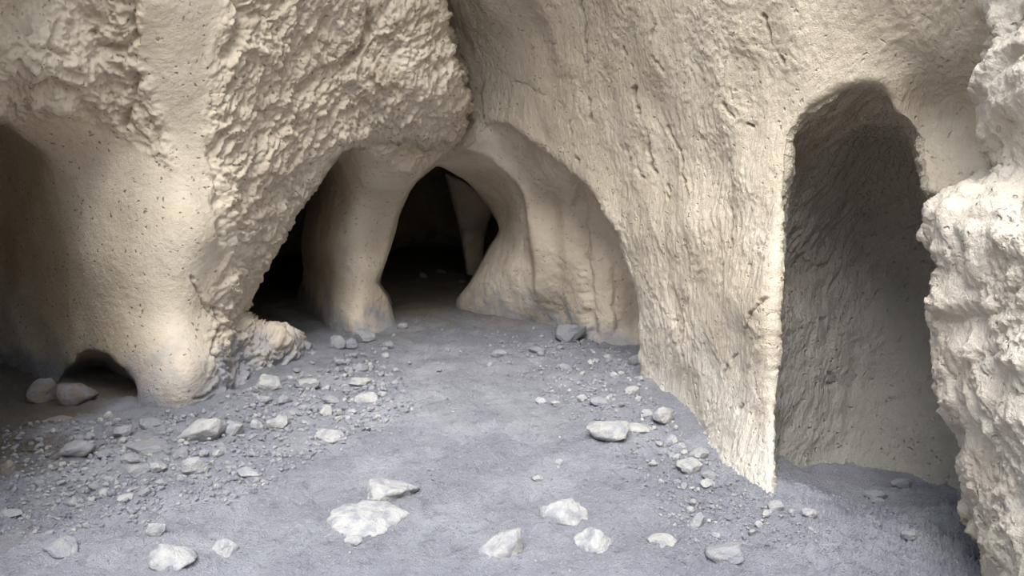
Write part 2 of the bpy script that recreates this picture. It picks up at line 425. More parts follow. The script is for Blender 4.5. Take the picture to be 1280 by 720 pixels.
def floor_material():
    m, nt, b = new_mat('grey_dust')
    geo = N(nt, 'ShaderNodeNewGeometry'); pos = geo.outputs['Position']
    def noise(scale, det=4, rough=.55):
        n = N(nt, 'ShaderNodeTexNoise', Scale=scale, Detail=det, Roughness=rough)
        nt.links.new(pos, n.inputs['Vector']); return n.outputs['Fac']
    col = mix(nt, ramp(nt, noise(2.2), .40, .68), (.355, .362, .415), (.48, .49, .55))
    col = mix(nt, ramp(nt, noise(14, 5), .50, .72, 0, .5), col, (.22, .225, .265))
    col = mix(nt, ramp(nt, noise(60, 4), .55, .72, 0, .6), col, (.55, .555, .59))
    sx = N(nt, 'ShaderNodeSeparateXYZ'); nt.links.new(pos, sx.inputs[0])
    br = math_node(nt, 'ADD', sx.outputs['Y'], ramp(nt, noise(1.5), .2, .8, -.8, .8))
    col = mix(nt, ramp(nt, br, 6.6, 8.2, 0, .8), col, (.36, .29, .21))
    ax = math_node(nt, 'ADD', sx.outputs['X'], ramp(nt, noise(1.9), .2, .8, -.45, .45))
    col = mix(nt, ramp(nt, ax, -2.75, -2.05, .8, 0), col, (.20, .155, .11))       # brown earth under the left alcove, darkened in place of shade
    col = mix(nt, ramp(nt, br, -.5, .8, .85, 0), col, (.55, .45, .33))       # warm tan for the unseen slope added behind the camera
    nt.links.new(col, b.inputs['Base Color'])
    h1 = noise(48, 8, .76); h2 = noise(160, 3, .6)
    hs = math_node(nt, 'ADD', h1, math_node(nt, 'MULTIPLY', h2, .5))
    bp = N(nt, 'ShaderNodeBump', Strength=1.0, Distance=0.045)
    nt.links.new(hs, bp.inputs['Height']); nt.links.new(bp.outputs[0], b.inputs['Normal'])
    return m
M_FLOOR = floor_material()

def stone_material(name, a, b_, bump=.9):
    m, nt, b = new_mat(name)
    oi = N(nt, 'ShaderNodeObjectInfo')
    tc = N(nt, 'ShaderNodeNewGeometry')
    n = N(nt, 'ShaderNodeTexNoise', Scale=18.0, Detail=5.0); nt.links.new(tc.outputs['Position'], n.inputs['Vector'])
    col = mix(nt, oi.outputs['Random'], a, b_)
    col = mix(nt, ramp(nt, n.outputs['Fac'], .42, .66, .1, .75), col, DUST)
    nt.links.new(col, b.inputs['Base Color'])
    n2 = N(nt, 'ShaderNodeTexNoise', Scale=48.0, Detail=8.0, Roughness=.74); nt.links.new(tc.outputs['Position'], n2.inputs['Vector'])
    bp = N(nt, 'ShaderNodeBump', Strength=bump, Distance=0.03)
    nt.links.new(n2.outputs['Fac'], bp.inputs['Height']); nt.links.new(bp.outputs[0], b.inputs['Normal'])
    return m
M_PALE = stone_material('pale_stone', (.52, .51, .485), (.44, .435, .42))
M_WHITE = stone_material('chalky_stone', (.56, .555, .54), (.50, .495, .485))
M_GREY = stone_material('dusty_stone', (.37, .368, .375), (.31, .31, .325))
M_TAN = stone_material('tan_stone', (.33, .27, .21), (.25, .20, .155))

# ------------------------------------------------------------------ mesh helpers
SC = bpy.context.scene.collection
def make_mesh(name, V, Q, mats, smooth=True, midx=None):
    me = bpy.data.meshes.new(name)
    n = Q.shape[1]
    me.vertices.add(len(V)); me.vertices.foreach_set('co', np.ascontiguousarray(V, np.float32).ravel())
    me.loops.add(Q.size); me.loops.foreach_set('vertex_index', np.ascontiguousarray(Q, np.int32).ravel())
    me.polygons.add(len(Q)); me.polygons.foreach_set('loop_start', np.arange(0, Q.size, n, dtype=np.int32))
    me.polygons.foreach_set('loop_total', np.full(len(Q), n, np.int32))
    for m in (mats if isinstance(mats, (list, tuple)) else [mats]): me.materials.append(m)
    if midx is not None: me.polygons.foreach_set('material_index', np.ascontiguousarray(midx, np.int32))
    me.polygons.foreach_set('use_smooth', np.full(len(Q), smooth, bool))
    me.update(calc_edges=True)
    return me

def link(name, me, **props):
    o = bpy.data.objects.new(name, me); SC.objects.link(o)
    for k, v in props.items(): o[k] = v
    return o

# ------------------------------------------------------------------ the cave shell
PXG = axis(-400, -24, 1304, 1680, 3.4, 17)
PYG = axis(-500, -24, 700, 900, 3.4, 17)
WG = np.arange(math.log(1.45), math.log(15.5), .0085)
fld, GX, GY, sdf_, L_, w3 = rock_field(PXG, PYG, WG)
# rooms behind the openings
for c, rad in (((-3.3, 10.3, 1.0), (2.3, 2.6, 1.5)),          # dark room behind the left opening
               ((-1.0, 11.6, 1.1), (2.2, 2.6, 1.6)),):        # room behind the inner opening
    blk = ellipsoid_void(fld, PXG, PYG, WG, c, rad, .015)
    D3 = np.exp(WG)[None, None, :]
    far = (WG > math.log(8.3))[None, None, :]
    fld = np.where(far, blk, fld)
    del blk
# inner pillar and foreground rock put back as solid
si = np.maximum(np.maximum(L_(RI).astype(np.float32) - w3, w3 - L_(RI).astype(np.float32) - .10), -sdf_(I_POLY, .1).astype(np.float32))
fld = smax(fld, -si.astype(np.float32), .006)
sf = np.maximum(np.maximum(L_(RF).astype(np.float32) - w3, w3 - L_(RF).astype(np.float32) - .17), -sdf_(F_POLY, .8).astype(np.float32))
fld = smax(fld, -sf.astype(np.float32), .006)
V, Q = surface_net(fld, PXG, PYG, WG)
del fld, si, sf
V = relax(V, Q, 2, .5)
def to_world(Vi):
    return world(np.interp(Vi[:, 0], np.arange(len(PXG)), PXG), np.interp(Vi[:, 1], np.arange(len(PYG)), PYG),
                 np.exp(np.interp(Vi[:, 2], np.arange(len(WG)), WG)))
V = to_world(V)
keep = (V[Q][:, :, 2].max(1) > -0.25) & (V[Q][:, :, 2].min(1) < 5.5)
Q = Q[keep]
used = np.unique(Q); rm = np.zeros(len(V), int); rm[used] = np.arange(len(used)); V = V[used]; Q = rm[Q]
_x, _y, _d = project(V[Q].mean(1))
fine = (_x > -60) & (_x < 1340) & (_y > -60) & (_y < 780) & (_d < 9.5)        # far or out of frame: left coarse
n_base = len(V)
V, Qf = subdivide(V, Q[fine])
V = relax(V, Qf, 1, .5)
tri_a = Q[~fine]
Q = np.concatenate([Qf, tri_a])
VN = normals(V, Q)
PX, PY, PD = project(V)

# which rock each vertex belongs to
lw = np.log(np.maximum(PD, .1))
inF = (poly_sd(F_POLY, PX, PY) > -8) & (lw < RF(PX, PY) + .20) & (PX > 1120)
dN = poly_sd(N_POLY, PX, PY)
inN = (dN > -10) & (lw > R0(PX, PY) + .012) & ~inF & (PX > 930)
dM = poly_sd(M_POLY, PX, PY)
front = np.where(poly_sd(O_POLY, PX, PY) > 0, np.minimum(RO(PX, PY), R0(PX, PY)), R0(PX, PY))
inM = ((dM > -3) & (lw > front + .010)) | (PD > 8.3)
inM &= ~inN & ~inF & (PX < 830)
inO = (poly_sd(O_POLY, PX, PY) > -3) & ~inM
inH = (poly_sd(H_POLY, PX, PY) > -4) & (lw > RO(PX, PY) + .02)

# roughness masks
ROUGH = [(300,-60),(282,30),(268,100),(262,170),(272,240),(292,320),(262,380),(272,440),(262,500),(300,560),(400,520),(400,440),(330,400),(310,370),(420,180),(480,185),(510,215),(540,200),(590,170),(590,90),(560,0),(545,-60)]
LUMPY = [(-300,-300),(200,-300),(172,0),(168,60),(185,110),(205,165),(212,205),(170,170),(110,145),(40,140),(0,150),(-300,160)]
rough = np.where(inO | inM, sstep(-22, 16, poly_sd(ROUGH, PX, PY)), 0) * sstep(7.5, 6.4, PD)
lumpy = np.where(inO, sstep(-20, 12, poly_sd(LUMPY, PX, PY)), 0)
rightw = (~inO & ~inM & ~inN & ~inF).astype(float)
niche = inN.astype(float); fr = inF.astype(float); backm = inM.astype(float)

disp = np.zeros(len(V))
P = V
seen = (PX > -80) & (PX < 1360) & (PY > -80) & (PY < 800) & (PD < 8.5)
def add(mask, fn):
    """Relief only where its mask holds: fn(points, warp, px, py) times the mask."""
    i = np.nonzero((mask > .003) & seen)[0]
    if len(i): disp[i] += mask[i] * fn(P[i], warp[i], PX[i], PY[i])
warp = np.zeros((len(V), 3), np.float32)
si_ = np.nonzero(seen)[0]
warp[si_] = np.stack([fbm(P[si_] * 2.5 + k * 31, 2) for k in range(3)], 1)
disp += .030 * fbm(P * 1.7, 2) * (1 - .4 * fr)
add(np.ones(len(V)), lambda p, w, x, y: .007 * fbm(p * 6, 3) + .0030 * fbm(p * 30, 2))

def chips(p, w, x, y):
    """Rough overhang: overlapping chips running down and to the left."""
    ca, sa = math.cos(math.radians(27)), math.sin(math.radians(27))
    uu = p[:, 0] * ca - p[:, 2] * sa; vv = p[:, 0] * sa + p[:, 2] * ca
    f1, f2, cid = cells(np.stack([uu * 33, p[:, 1] * 10, vv * 13], 1) + w * 1.7)
    rid = fbm(np.stack([uu * 20, p[:, 1] * 8, vv * 7], 1) + w * 1.8, 5, .68, ridge=True)
    big = fbm(np.stack([uu * 5, p[:, 1] * 2, vv * 1.8], 1) + w * .8 + 3, 3, .5, ridge=True)
    return .020 * (cid - .5) + .010 * (.55 - f1) - .013 * np.exp(-(f2 - f1) / .09) + .040 * rid + .055 * big + .05 * fbm(p * 3.2 + 5, 3)
add(rough, chips)
def lumps(p, w, x, y):
    f1, f2, c = cells(p * 6.5 + w * 1.2, 5)
    return .055 * (.6 - f1) + .06 * fbm(p * 5 + 2, 4, .6) + .03 * fbm(p * 13, 3, .6, ridge=True)
add(lumpy, lumps)
def flakes(p, w, x, y):
    """Right wall: a thin flaking skin in long near vertical runs."""
    rr = fbm(np.stack([p[:, 0] * 13, p[:, 1] * 8, p[:, 2] * 3.2], 1) + w * 2.2, 4, .6, ridge=True)
    pl = fbm(p * [3, 2.4, 1.5] + w * .9, 4)
    t = pl * 6; st = (np.floor(t) + sstep(.0, .22, t - np.floor(t))) / 6
    sm = .35 + .65 * sstep(-.25, .3, fbm(p * 1.6 + 40, 2))
    ribs = fbm(np.stack([p[:, 0] * 22, p[:, 1] * 14, p[:, 2] * 2.2], 1) + w * 1.5, 3, .6, ridge=True) * sstep(900, 820, x) * sstep(200, 320, y)
    fin = fbm(np.stack([p[:, 0] * 40, p[:, 1] * 22, p[:, 2] * 10], 1) + w * 3, 2, .6, ridge=True)
    fold = fbm(np.stack([p[:, 0] * 3.5 + p[:, 2] * 1.2, p[:, 1] * 1.8, p[:, 2] * .7], 1), 2)
    return sm * .013 * rr + .016 * st + sm * .007 * fin + .010 * ribs + .05 * fold
add(rightw, flakes)
def marks(p, w, x, y):
    q1 = p[:, 0] * .85 - p[:, 2] * .5; q2 = p[:, 0] * .5 + p[:, 2] * .85
    nn = fbm(np.stack([q1 * 17, p[:, 1] * 7, q2 * 3.0], 1) + w * 1.8, 4, .6, ridge=True)
    return (.5 + .5 * sstep(520, 250, y)) * .030 * nn + .05 * fbm(p * 3.0, 3)
add(niche, marks)
def crumbs(p, w, x, y):
    f1, f2, c = cells(p * 6 + w * 1.6, 8)
    g1, g2, c2 = cells(p * 19 + w * 2.0, 9)
    am = .3 + .7 * sstep(-.2, .3, fbm(p * 4 + 60, 2))
    return .07 * (.6 - f1) + .05 * fbm(p * 4 + 8, 4, .55) + am * (.022 * (.6 - g1) + .018 * fbm(p * 22, 4, .65, ridge=True))
add(fr, crumbs)
add(backm, lambda p, w, x, y: .014 * fbm(p * [5, 5, 2] + 3, 3) + .006 * fbm(p * 14, 2))
# cracks and seams traced on the faces
CRACKS = [([(552,20),(568,68),(579,105),(583,130),(581,158)], 2.4, .035), ([(600,83),(604,108),(602,122),(607,146)], 2.6, .10), ([(722,0),(728,45),(735,90),(738,150)], 3.5, .028), ([(775,50),(790,90),(796,125),(808,165),(812,210),(835,240)], 3, .03),
          ([(715,140),(718,170),(722,205)], 2.5, .025), ([(907,128),(922,150),(940,157)], 2.2, .03), ([(830,160),(852,190),(858,230)], 2.5, .02), ([(965,370),(945,400),(922,440),(905,468)], 2.0, .03),
          ([(885,490),(888,512)], 2.0, .02), ([(930,505),(928,516)], 3.0, .03), ([(265,385),(270,410),(262,440),(272,455),(268,480),(250,497),(222,505)], 2.6, .035), ([(240,345),(254,378),(270,410)], 2.0, .02),
          ([(950,20),(965,60),(985,90)], 3, .025), ([(640,100),(690,120),(705,130)], 2.5, .012), ([(663,60),(680,58),(700,52)], 2.5, .012), ([(820,30),(815,60),(840,110)], 3, .012), ([(1030,460),(1045,478),(1028,486)], 5, .02),
          ([(780,190),(800,215),(835,250)], 2.5, .02), ([(860,300),(866,360),(852,420)], 3, .012), ([(910,200),(915,290),(905,360)], 3, .012)]
_j = lambda k: 4 * perlin(np.stack([PX / 19, PY / 19, 0 * PX + k], 1)) + 2.2 * perlin(np.stack([PX / 6, PY / 6, 0 * PX + k], 1))
jx = PX + _j(0); jy = PY + _j(7)
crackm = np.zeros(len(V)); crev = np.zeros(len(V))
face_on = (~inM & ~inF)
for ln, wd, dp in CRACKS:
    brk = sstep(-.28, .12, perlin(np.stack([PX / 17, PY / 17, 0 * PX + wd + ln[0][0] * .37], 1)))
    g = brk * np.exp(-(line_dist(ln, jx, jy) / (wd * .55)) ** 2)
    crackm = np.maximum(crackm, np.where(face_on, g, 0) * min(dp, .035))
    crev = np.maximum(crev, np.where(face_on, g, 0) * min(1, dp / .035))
disp -= crackm
for ln, wd, dp in [([(165,-5),(163,30),(170,48)], 5, .06), ([(120,40),(130,60),(155,62),(168,50)], 5, .05), ([(70,30),(68,60),(85,75)], 5, .05), ([(170,95),(168,130),(155,155)], 5, .06), ([(20,110),(60,100),(90,112)], 5, .05),
                   ([(290,-5),(298,20),(292,45),(280,70)], 6, .06), ([(460,12),(457,35),(448,55),(430,78)], 5, .08), ([(375,0),(368,40),(350,90)], 5, .05), ([(262,180),(268,240),(276,300)], 4, .03)]:
    disp -= inO * dp * np.exp(-(line_dist(ln, jx, jy) / wd) ** 2)
for ln, wd, dp in [([(722,226),(727,290),(731,350),(737,415)], 7, .07), ([(688,250),(694,320),(700,390)], 9, .025), ([(765,280),(770,350),(775,410)], 8, .03)]:
    disp -= backm * dp * np.exp(-(line_dist(ln, jx, jy) / wd) ** 2) * (PD < 8)
V = V + VN * (disp * sstep(0, .25, np.minimum(PD, 12))[:])[:, None]

# hand the faces to the separate walls
C = Q
vote = lambda m: m[C].sum(1) >= 2
kind = np.zeros(len(Q), int)                       # 0 right wall
kind[vote(inO)] = 1                                # left wall
kind[vote(inM)] = 2                                # back wall
pil = inM & (PX < 530) & (PX > 380) & (PD < 8.4) & (poly_sd(C_POLY, PX, PY) < 6)
kind[vote(pil)] = 3
kind[vote(inM & (PD > 8.3))] = 4
inner = (poly_sd(I_POLY, PX, PY) > -4) & (lw < RI(PX, PY) + .13) & (PD > 8.6)
kind[vote(inner)] = 5
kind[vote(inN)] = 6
kind[vote(inF)] = 7
cz = V[Q].mean(1)
cpx, cpy, cdd = project(cz)
kind[(kind < 2) & (cpy < -60)] = 8
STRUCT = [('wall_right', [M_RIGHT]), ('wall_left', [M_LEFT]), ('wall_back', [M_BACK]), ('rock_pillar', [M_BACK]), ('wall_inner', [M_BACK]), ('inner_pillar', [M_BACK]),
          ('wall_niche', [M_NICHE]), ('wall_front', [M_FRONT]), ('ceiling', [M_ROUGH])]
THINGS = {'rock_pillar': dict(label='smooth pale rock pillar left standing between the two dark cave openings', category='pillar'),
          'inner_pillar': dict(label='dim slender rock pillar deep inside the central opening', category='pillar')}
for k, (nm, mats) in enumerate(STRUCT):
    q = Q[kind == k]
    if not len(q): continue
    u = np.unique(q); r = np.zeros(len(V), int); r[u] = np.arange(len(u))
    mi = None
    me = make_mesh(nm, V[u], r[q], mats, True, mi)
    ar = me.attributes.new('rough', 'FLOAT', 'POINT'); ar.data.foreach_set('value', np.maximum(rough, lumpy)[u].astype(np.float32))
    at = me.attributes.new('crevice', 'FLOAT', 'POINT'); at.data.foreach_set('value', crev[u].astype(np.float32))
    o = link('rock_pillar' if 'pillar' in nm else nm, me, **THINGS.get(nm, dict(kind='structure')))

# ------------------------------------------------------------------ floor
fu = axis(-500, -40, 1320, 1800, 2.6, 30)
fw_ = np.arange(math.log(2.0), math.log(15), .0055)
A_, D_ = np.meshgrid((fu - 640) / F_PX, np.exp(fw_), indexing='ij')
fx = (A_ * D_).ravel(); fy = D_.ravel()
fz = floor_z(fx, fy)
FP = np.stack([fx, fy, fz], 1)
FP[:, 2] += floor_detail(np.stack([fx, fy, 0 * fx], 1))
na, nb = A_.shape
ii = (np.arange(na - 1)[:, None] * nb + np.arange(nb - 1)[None]).ravel()
FQ = np.stack([ii, ii + nb, ii + nb + 1, ii + 1], 1)
gx, gy = np.meshgrid(np.linspace(-14, 14, 57), np.linspace(-14, 2.4, 34), indexing='ij')
GP = np.stack([gx.ravel(), gy.ravel(), floor_z(gx, gy).ravel() - .02 + 6.0 * sstep(1.6, 9.5, np.hypot(gx - .5, np.minimum(gy + .6, 0) * 1.0 + np.maximum(gy, 0) * 0)).ravel()], 1)  # unseen slope added behind the camera to block low sky and bounce light
ng, mg = gx.shape
jj = (np.arange(ng - 1)[:, None] * mg + np.arange(mg - 1)[None]).ravel() + len(FP)
GQ = np.stack([jj, jj + mg, jj + mg + 1, jj + 1], 1)
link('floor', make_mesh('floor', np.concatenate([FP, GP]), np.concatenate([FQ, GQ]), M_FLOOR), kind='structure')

# ------------------------------------------------------------------ loose stones
import bmesh
def ico(sub):
    bm = bmesh.new(); bmesh.ops.create_icosphere(bm, subdivisions=sub, radius=1.0)
    bm.verts.ensure_lookup_table()
    v = np.array([x.co[:] for x in bm.verts]); f = np.array([[y.index for y in x.verts] for x in bm.faces]); bm.free()
    return v / np.linalg.norm(v, axis=1)[:, None], f
ICO = {k: ico(k) for k in (1, 2, 3, 4)}

def stone_mesh(seed, sub, mats, flat=1.0, soft=14, rough_=.05, planes=9):
    """Broken stone: a ball cut by random planes, corners worn, surface chipped. Unit half-size."""
    r = np.random.RandomState(seed)
    v, f = ICO[sub]
    n = r.normal(size=(planes, 3)); n /= np.linalg.norm(n, axis=1)[:, None]
    h = r.uniform(.5, .9, planes)
    c = np.clip((v @ n.T) / h, 0, None)
    rad = 1.0 / ((c ** soft).sum(1) + .9 ** soft) ** (1.0 / soft)
    p = v * rad[:, None]
    p = p * (1 + rough_ * 2 * fbm(p * 1.8 + seed * 3.1, 2) + rough_ * fbm(p * 5 + seed, 3))[:, None]
    p -= (p.max(0) + p.min(0)) / 2
    p /= np.abs(p).max(0)
    return make_mesh('stone', p, f, mats, sub > 3)

def ground_hit(px, py):
    d = 5.0
    for _ in range(25):
        q = world(px, py, np.array(d)); ray = FWD + (px - 640) / F_PX * RGT + (360 - py) / F_PX * UPV
        z = float(floor_z(q[0], q[1]))
        d += .7 * (z - q[2]) / ray[2]
        d = min(max(d, 1.5), 15)
    q = world(px, py, np.array(d))
    return q[0], q[1], float(floor_z(q[0], q[1])) + float(floor_detail(np.array([[q[0], q[1], 0.0]]))[0]), d

_sr = np.random.RandomState(21)
def place(o, cx, cy, w, h, tilt=0.0, rot=None, sink=.3, flat=None, deep=.8):
    """Stand a unit stone on the floor so that it covers about w x h photograph pixels around (cx, cy)."""
    x, y, z, d = ground_hit(cx, cy + .30 * h)
    wm = w * d / F_PX; hm = h * d / F_PX
    hz = hm * (.8 if flat is None else flat)
    o.location = (x, y + .12 * wm, z + hz * (.5 - sink))
    o.scale = (wm / 2, wm * deep / 2, hz / 2 * 1.15)
    o.rotation_euler = (0, tilt, (rot if rot is not None else 0.0))

# cx, cy, width, height in the photograph; material; turn; what singles it out
BIG = [
 (252,541,58,38,'P',0.0,'largest pale block of stone at the foot of the smooth left wall'),
 (291,541,24,24,'P',.4,'upright pale stone touching the right side of the largest pale block'),
 (187,558,58,26,'G',-.15,'long wedge-shaped grey stone left of the largest pale block'),
 (96,568,42,22,'G',-.2,'leaning grey slab of stone in the shaded rubble at far left'),
 (152,547,22,16,'G',.2,'squat grey stone just above the wedge-shaped stone'),
 (242,587,30,28,'P',.3,'pale pointed stone standing below the largest pale block'),
 (174,592,24,22,'G',.1,'rounded grey stone below the wedge-shaped stone'),
 (196,589,21,15,'P',.5,'small pale stone beside the rounded grey stone in the left rubble'),
 (225,570,18,15,'G',.8,'small grey stone tucked beneath the largest pale block'),
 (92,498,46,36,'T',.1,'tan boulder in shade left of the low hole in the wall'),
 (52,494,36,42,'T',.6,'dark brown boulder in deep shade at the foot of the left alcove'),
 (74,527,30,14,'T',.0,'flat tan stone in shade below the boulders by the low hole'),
 (163,578,24,14,'G',.3,'flat grey stone directly under the wedge-shaped stone'),
 (133,571,28,16,'G',-.4,'grey stone between the leaning slab and the wedge-shaped stone'),
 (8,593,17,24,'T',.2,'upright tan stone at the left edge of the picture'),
 (310,592,28,13,'P',.0,'flat pale stone right of the pale pointed stone'),
 (187,536,26,13,'G',.9,'low grey stone at the wall foot beneath the low hole'),
 (336,482,31,23,'P',.2,'pale stone lying against the rough foot of the left wall'),
 (385,487,25,15,'P',.0,'flattish pale stone in the rubble below the jutting rock foot'),
 (423,432,18,22,'G',.0,'leftmost of three rounded stones under the back pillar'),
 (438,432,14,18,'G',.3,'middle and smallest of three rounded stones under the back pillar'),
 (455,425,25,23,'G',.5,'rightmost and largest of three rounded stones under the back pillar'),
 (485,437,14,12,'G',.1,'small grey stone alone right of the three rounded stones'),
 (426,457,15,10,'P',.6,'small pale stone a little below the three rounded stones'),
 (450,466,17,11,'G',.2,'low grey stone above the pair of pale stones left of centre'),
 (450,480,24,14,'P',-.1,'upper of two pale stones lying left of the bare centre'),
 (457,503,29,17,'P',-.35,'lower and brightest of two pale stones left of the bare centre'),
 (439,519,13,8,'P',.0,'tiny pale stone below the pair left of the bare centre'),
 (407,520,15,15,'P',.7,'pale cornered stone in the middle of the left rubble slope'),
 (347,536,26,19,'P',.3,'squarish pale stone in the rubble right of the largest block'),
 (321,537,15,17,'P',.0,'small upright pale stone left of the squarish pale stone'),
 (365,520,21,13,'G',.5,'grey stone above the squarish pale stone'),
 (330,503,17,11,'P',.1,'pale stone under the one against the rough wall foot'),
 (354,504,15,13,'G',.7,'grey stone in the rubble below the rough wall foot'),
 (412,546,42,17,'P',-.25,'long flat pale slab at the lower edge of the left rubble'),
 (503,411,14,11,'P',.2,'lone pale stone at the foot of the back pillar by the opening'),
 (415,503,18,11,'G',.0,'low grey stone up-slope of the pale cornered stone'),
 (713,420,39,29,'G',.2,'large grey stone at the foot of the carved back wall'),
 (625,443,22,15,'G',-.1,'grey block alone on the dust before the central opening'),
 (671,440,20,11,'G',.3,'flat grey stone between the lone block and the large back stone'),
 (794,453,17,20,'G',.0,'grey stone leaning on the corner of the right wall'),
 (790,490,20,16,'P',.3,'pale cornered stone at the foot of the right wall corner'),
 (753,425,19,9,'G',.0,'low stone just right of the large grey back stone'),
 (727,505,12,11,'P',.1,'small round pale stone out from the right wall corner'),
 (749,508,23,12,'G',-.1,'flat stone right of the small round pale stone'),
 (705,462,18,11,'G',.4,'grey stone below the large grey back stone'),
 (676,504,14,8,'P',.0,'left one of two tiny pale stones at the right of the bare centre'),
 (694,508,12,8,'P',.5,'right one of two tiny pale stones at the right of the bare centre'),
 (760,547,52,29,'P',.1,'largest rough pale stone out on the dust near the right wall'),
 (797,539,40,17,'P',-.15,'flat pale stone behind the largest rough one near the right wall'),
 (828,523,31,27,'P',.5,'big squarish pale stone close to the right wall foot'),
 (808,518,17,13,'P',.2,'small pale stone at the left of the big squarish one'),
 (841,554,14,15,'P',.0,'oval pale stone under the big squarish one by the right wall'),
 (875,569,23,19,'P',.4,'pale stone pressed against the foot of the right wall'),
 (862,591,32,23,'P',.55,'pale tilted slab by the middle of the right wall foot'),
 (886,601,21,14,'G',.2,'rounded stone between the tilted slab and the right wall'),
 (885,614,17,9,'P',.0,'low pale stone below the tilted slab by the right wall'),
 (817,587,11,9,'P',.3,'tiny pale stone left of the tilted slab'),
 (827,604,8,8,'P',.0,'tiny round pale stone down-left of the tilted slab'),
 (847,605,10,8,'G',.0,'tiny grey stone right under the tilted slab'),
 (853,561,14,10,'P',.7,'small pale stone right of the oval pale stone'),
 (835,558,10,9,'G',.2,'tiny grey stone left of the oval pale stone'),
 (626,682,60,46,'W',.35,'bright white angular stone at the bottom centre'),
 (705,642,62,36,'W',-.5,'upper piece of the long white slab in the right foreground'),
 (744,674,58,40,'W',-.5,'lower piece of the long white slab in the right foreground'),
 (698,580,11,10,'P',.0,'small pale stone alone on the smooth dust right of centre'),
 (672,601,15,9,'P',.2,'small flat pale stone above the long white slab'),
 (872,657,20,22,'P',.3,'pale upright stone in the right foreground below the wall'),
 (862,646,10,10,'P',.0,'tiny stone touching the pale upright stone'),
 (834,682,46,20,'P',-.4,'half-buried pale stone right of the long white slab'),
 (906,699,46,24,'G',-.3,'half-buried grey stone near the bottom right of the floor'),
 (485,616,72,34,'W',.0,'upper chalky white outcrop in the centre foreground'),
 (458,655,100,40,'W',.1,'broad lower chalky white outcrop in the centre foreground'),
 (442,688,22,13,'P',.3,'small stone under the broad white outcrop'),
 (195,671,22,22,'P',.5,'pale stone standing alone in the left foreground'),
 (157,629,18,9,'P',.0,'flat pale stone on the dust in the left foreground'),
 (280,685,32,28,'W',.2,'white stone at the bottom left of centre'),
 (216,704,54,30,'W',-.2,'wide white stone at the bottom edge left of centre'),
 (163,645,13,9,'G',.0,'small grey stone under the flat pale one in the left foreground'),
 (15,646,26,18,'G',.1,'dull stone near the lower left edge of the picture'),
 (75,692,44,24,'G',-.1,'broad bluish grey stone in the bottom left corner'),
 (970,646,19,19,'P',.4,'pale stone right at the bottom tip of the right wall'),
 (959,657,13,10,'P',.0,'small stone left of the one at the wall tip'),
 (1095,626,27,16,'G',-.5,'larger grey stone on the dust heap inside the niche'),
 (1097,634,15,8,'G',.0,'small stone just under the larger one inside the niche'),
 (1127,615,24,16,'G',.5,'grey stone at the foot of the niche back wall'),
 (1094,677,12,11,'G',.2,'little stone on the floor in front of the niche'),
 (1136,696,20,11,'G',.0,'low stone at the bottom of the niche mouth'),
 (1011,660,21,11,'P',.1,'flat pale stone in front of the niche near the wall tip'),
 (1013,673,12,10,'P',.4,'small pale stone below the flat one in front of the niche'),
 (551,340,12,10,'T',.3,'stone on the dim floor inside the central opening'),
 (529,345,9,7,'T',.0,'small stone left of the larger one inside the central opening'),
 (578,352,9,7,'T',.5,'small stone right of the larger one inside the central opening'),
]
MM = {'P': M_PALE, 'W': M_WHITE, 'G': M_GREY, 'T': M_TAN}
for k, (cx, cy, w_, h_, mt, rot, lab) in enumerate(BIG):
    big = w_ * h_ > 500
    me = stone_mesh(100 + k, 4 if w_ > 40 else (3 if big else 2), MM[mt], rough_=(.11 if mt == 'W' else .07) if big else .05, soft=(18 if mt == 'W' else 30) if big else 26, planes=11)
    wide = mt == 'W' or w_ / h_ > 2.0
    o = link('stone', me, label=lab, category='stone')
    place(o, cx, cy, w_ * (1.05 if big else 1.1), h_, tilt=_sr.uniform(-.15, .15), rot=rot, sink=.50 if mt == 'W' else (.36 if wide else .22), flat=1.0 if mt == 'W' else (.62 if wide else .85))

# small stones that nothing tells apart, patch by patch
LIB = {m: [stone_mesh(500 + 40 * q + k, 2, MM[m], rough_=.06, soft=24, planes=8) for k in range(10)] for q, m in enumerate('PG')}
PATCH = [
 ([(20,560),(130,520),(240,560),(330,545),(300,612),(180,625),(40,640)], 62, (7, 17), 'small stone in the rubble heaped along the smooth left wall', 'rubble stones along the left wall'),
 ([(305,495),(400,445),(480,440),(500,520),(400,545),(320,560)], 58, (6, 14), 'small stone on the rubble slope below the jutting rock foot', 'rubble stones on the slope below the rock foot'),
 ([(690,450),(790,440),(830,520),(905,610),(860,600),(780,520),(700,500)], 40, (6, 13), 'small stone in the strip of rubble along the right wall', 'rubble stones along the right wall'),
 ([(820,610),(930,620),(1010,660),(1030,700),(900,690),(800,640)], 34, (5, 12), 'small stone scattered around the bottom tip of the right wall', 'stones around the tip of the right wall'),
 ([(480,405),(620,400),(780,425),(690,470),(520,470)], 18, (5, 10), 'small stone on the dust below the back wall', 'stones below the back wall'),
]
def in_poly(poly, n, rng):
    p = np.array(poly, float); lo, hi = p.min(0), p.max(0); out = []
    while len(out) < n:
        c = rng.uniform(lo, hi)
        if poly_sd(poly, np.array([c[0]]), np.array([c[1]]))[0] > 0: out.append(c)
    return out
taken = [(b[0], b[1], b[2] * .5) for b in BIG]
def free(c, r):
    return all((c[0] - x) ** 2 + ((c[1] - y) * 1.7) ** 2 > (r + q) ** 2 * .72 for x, y, q in taken)
SMALL = []
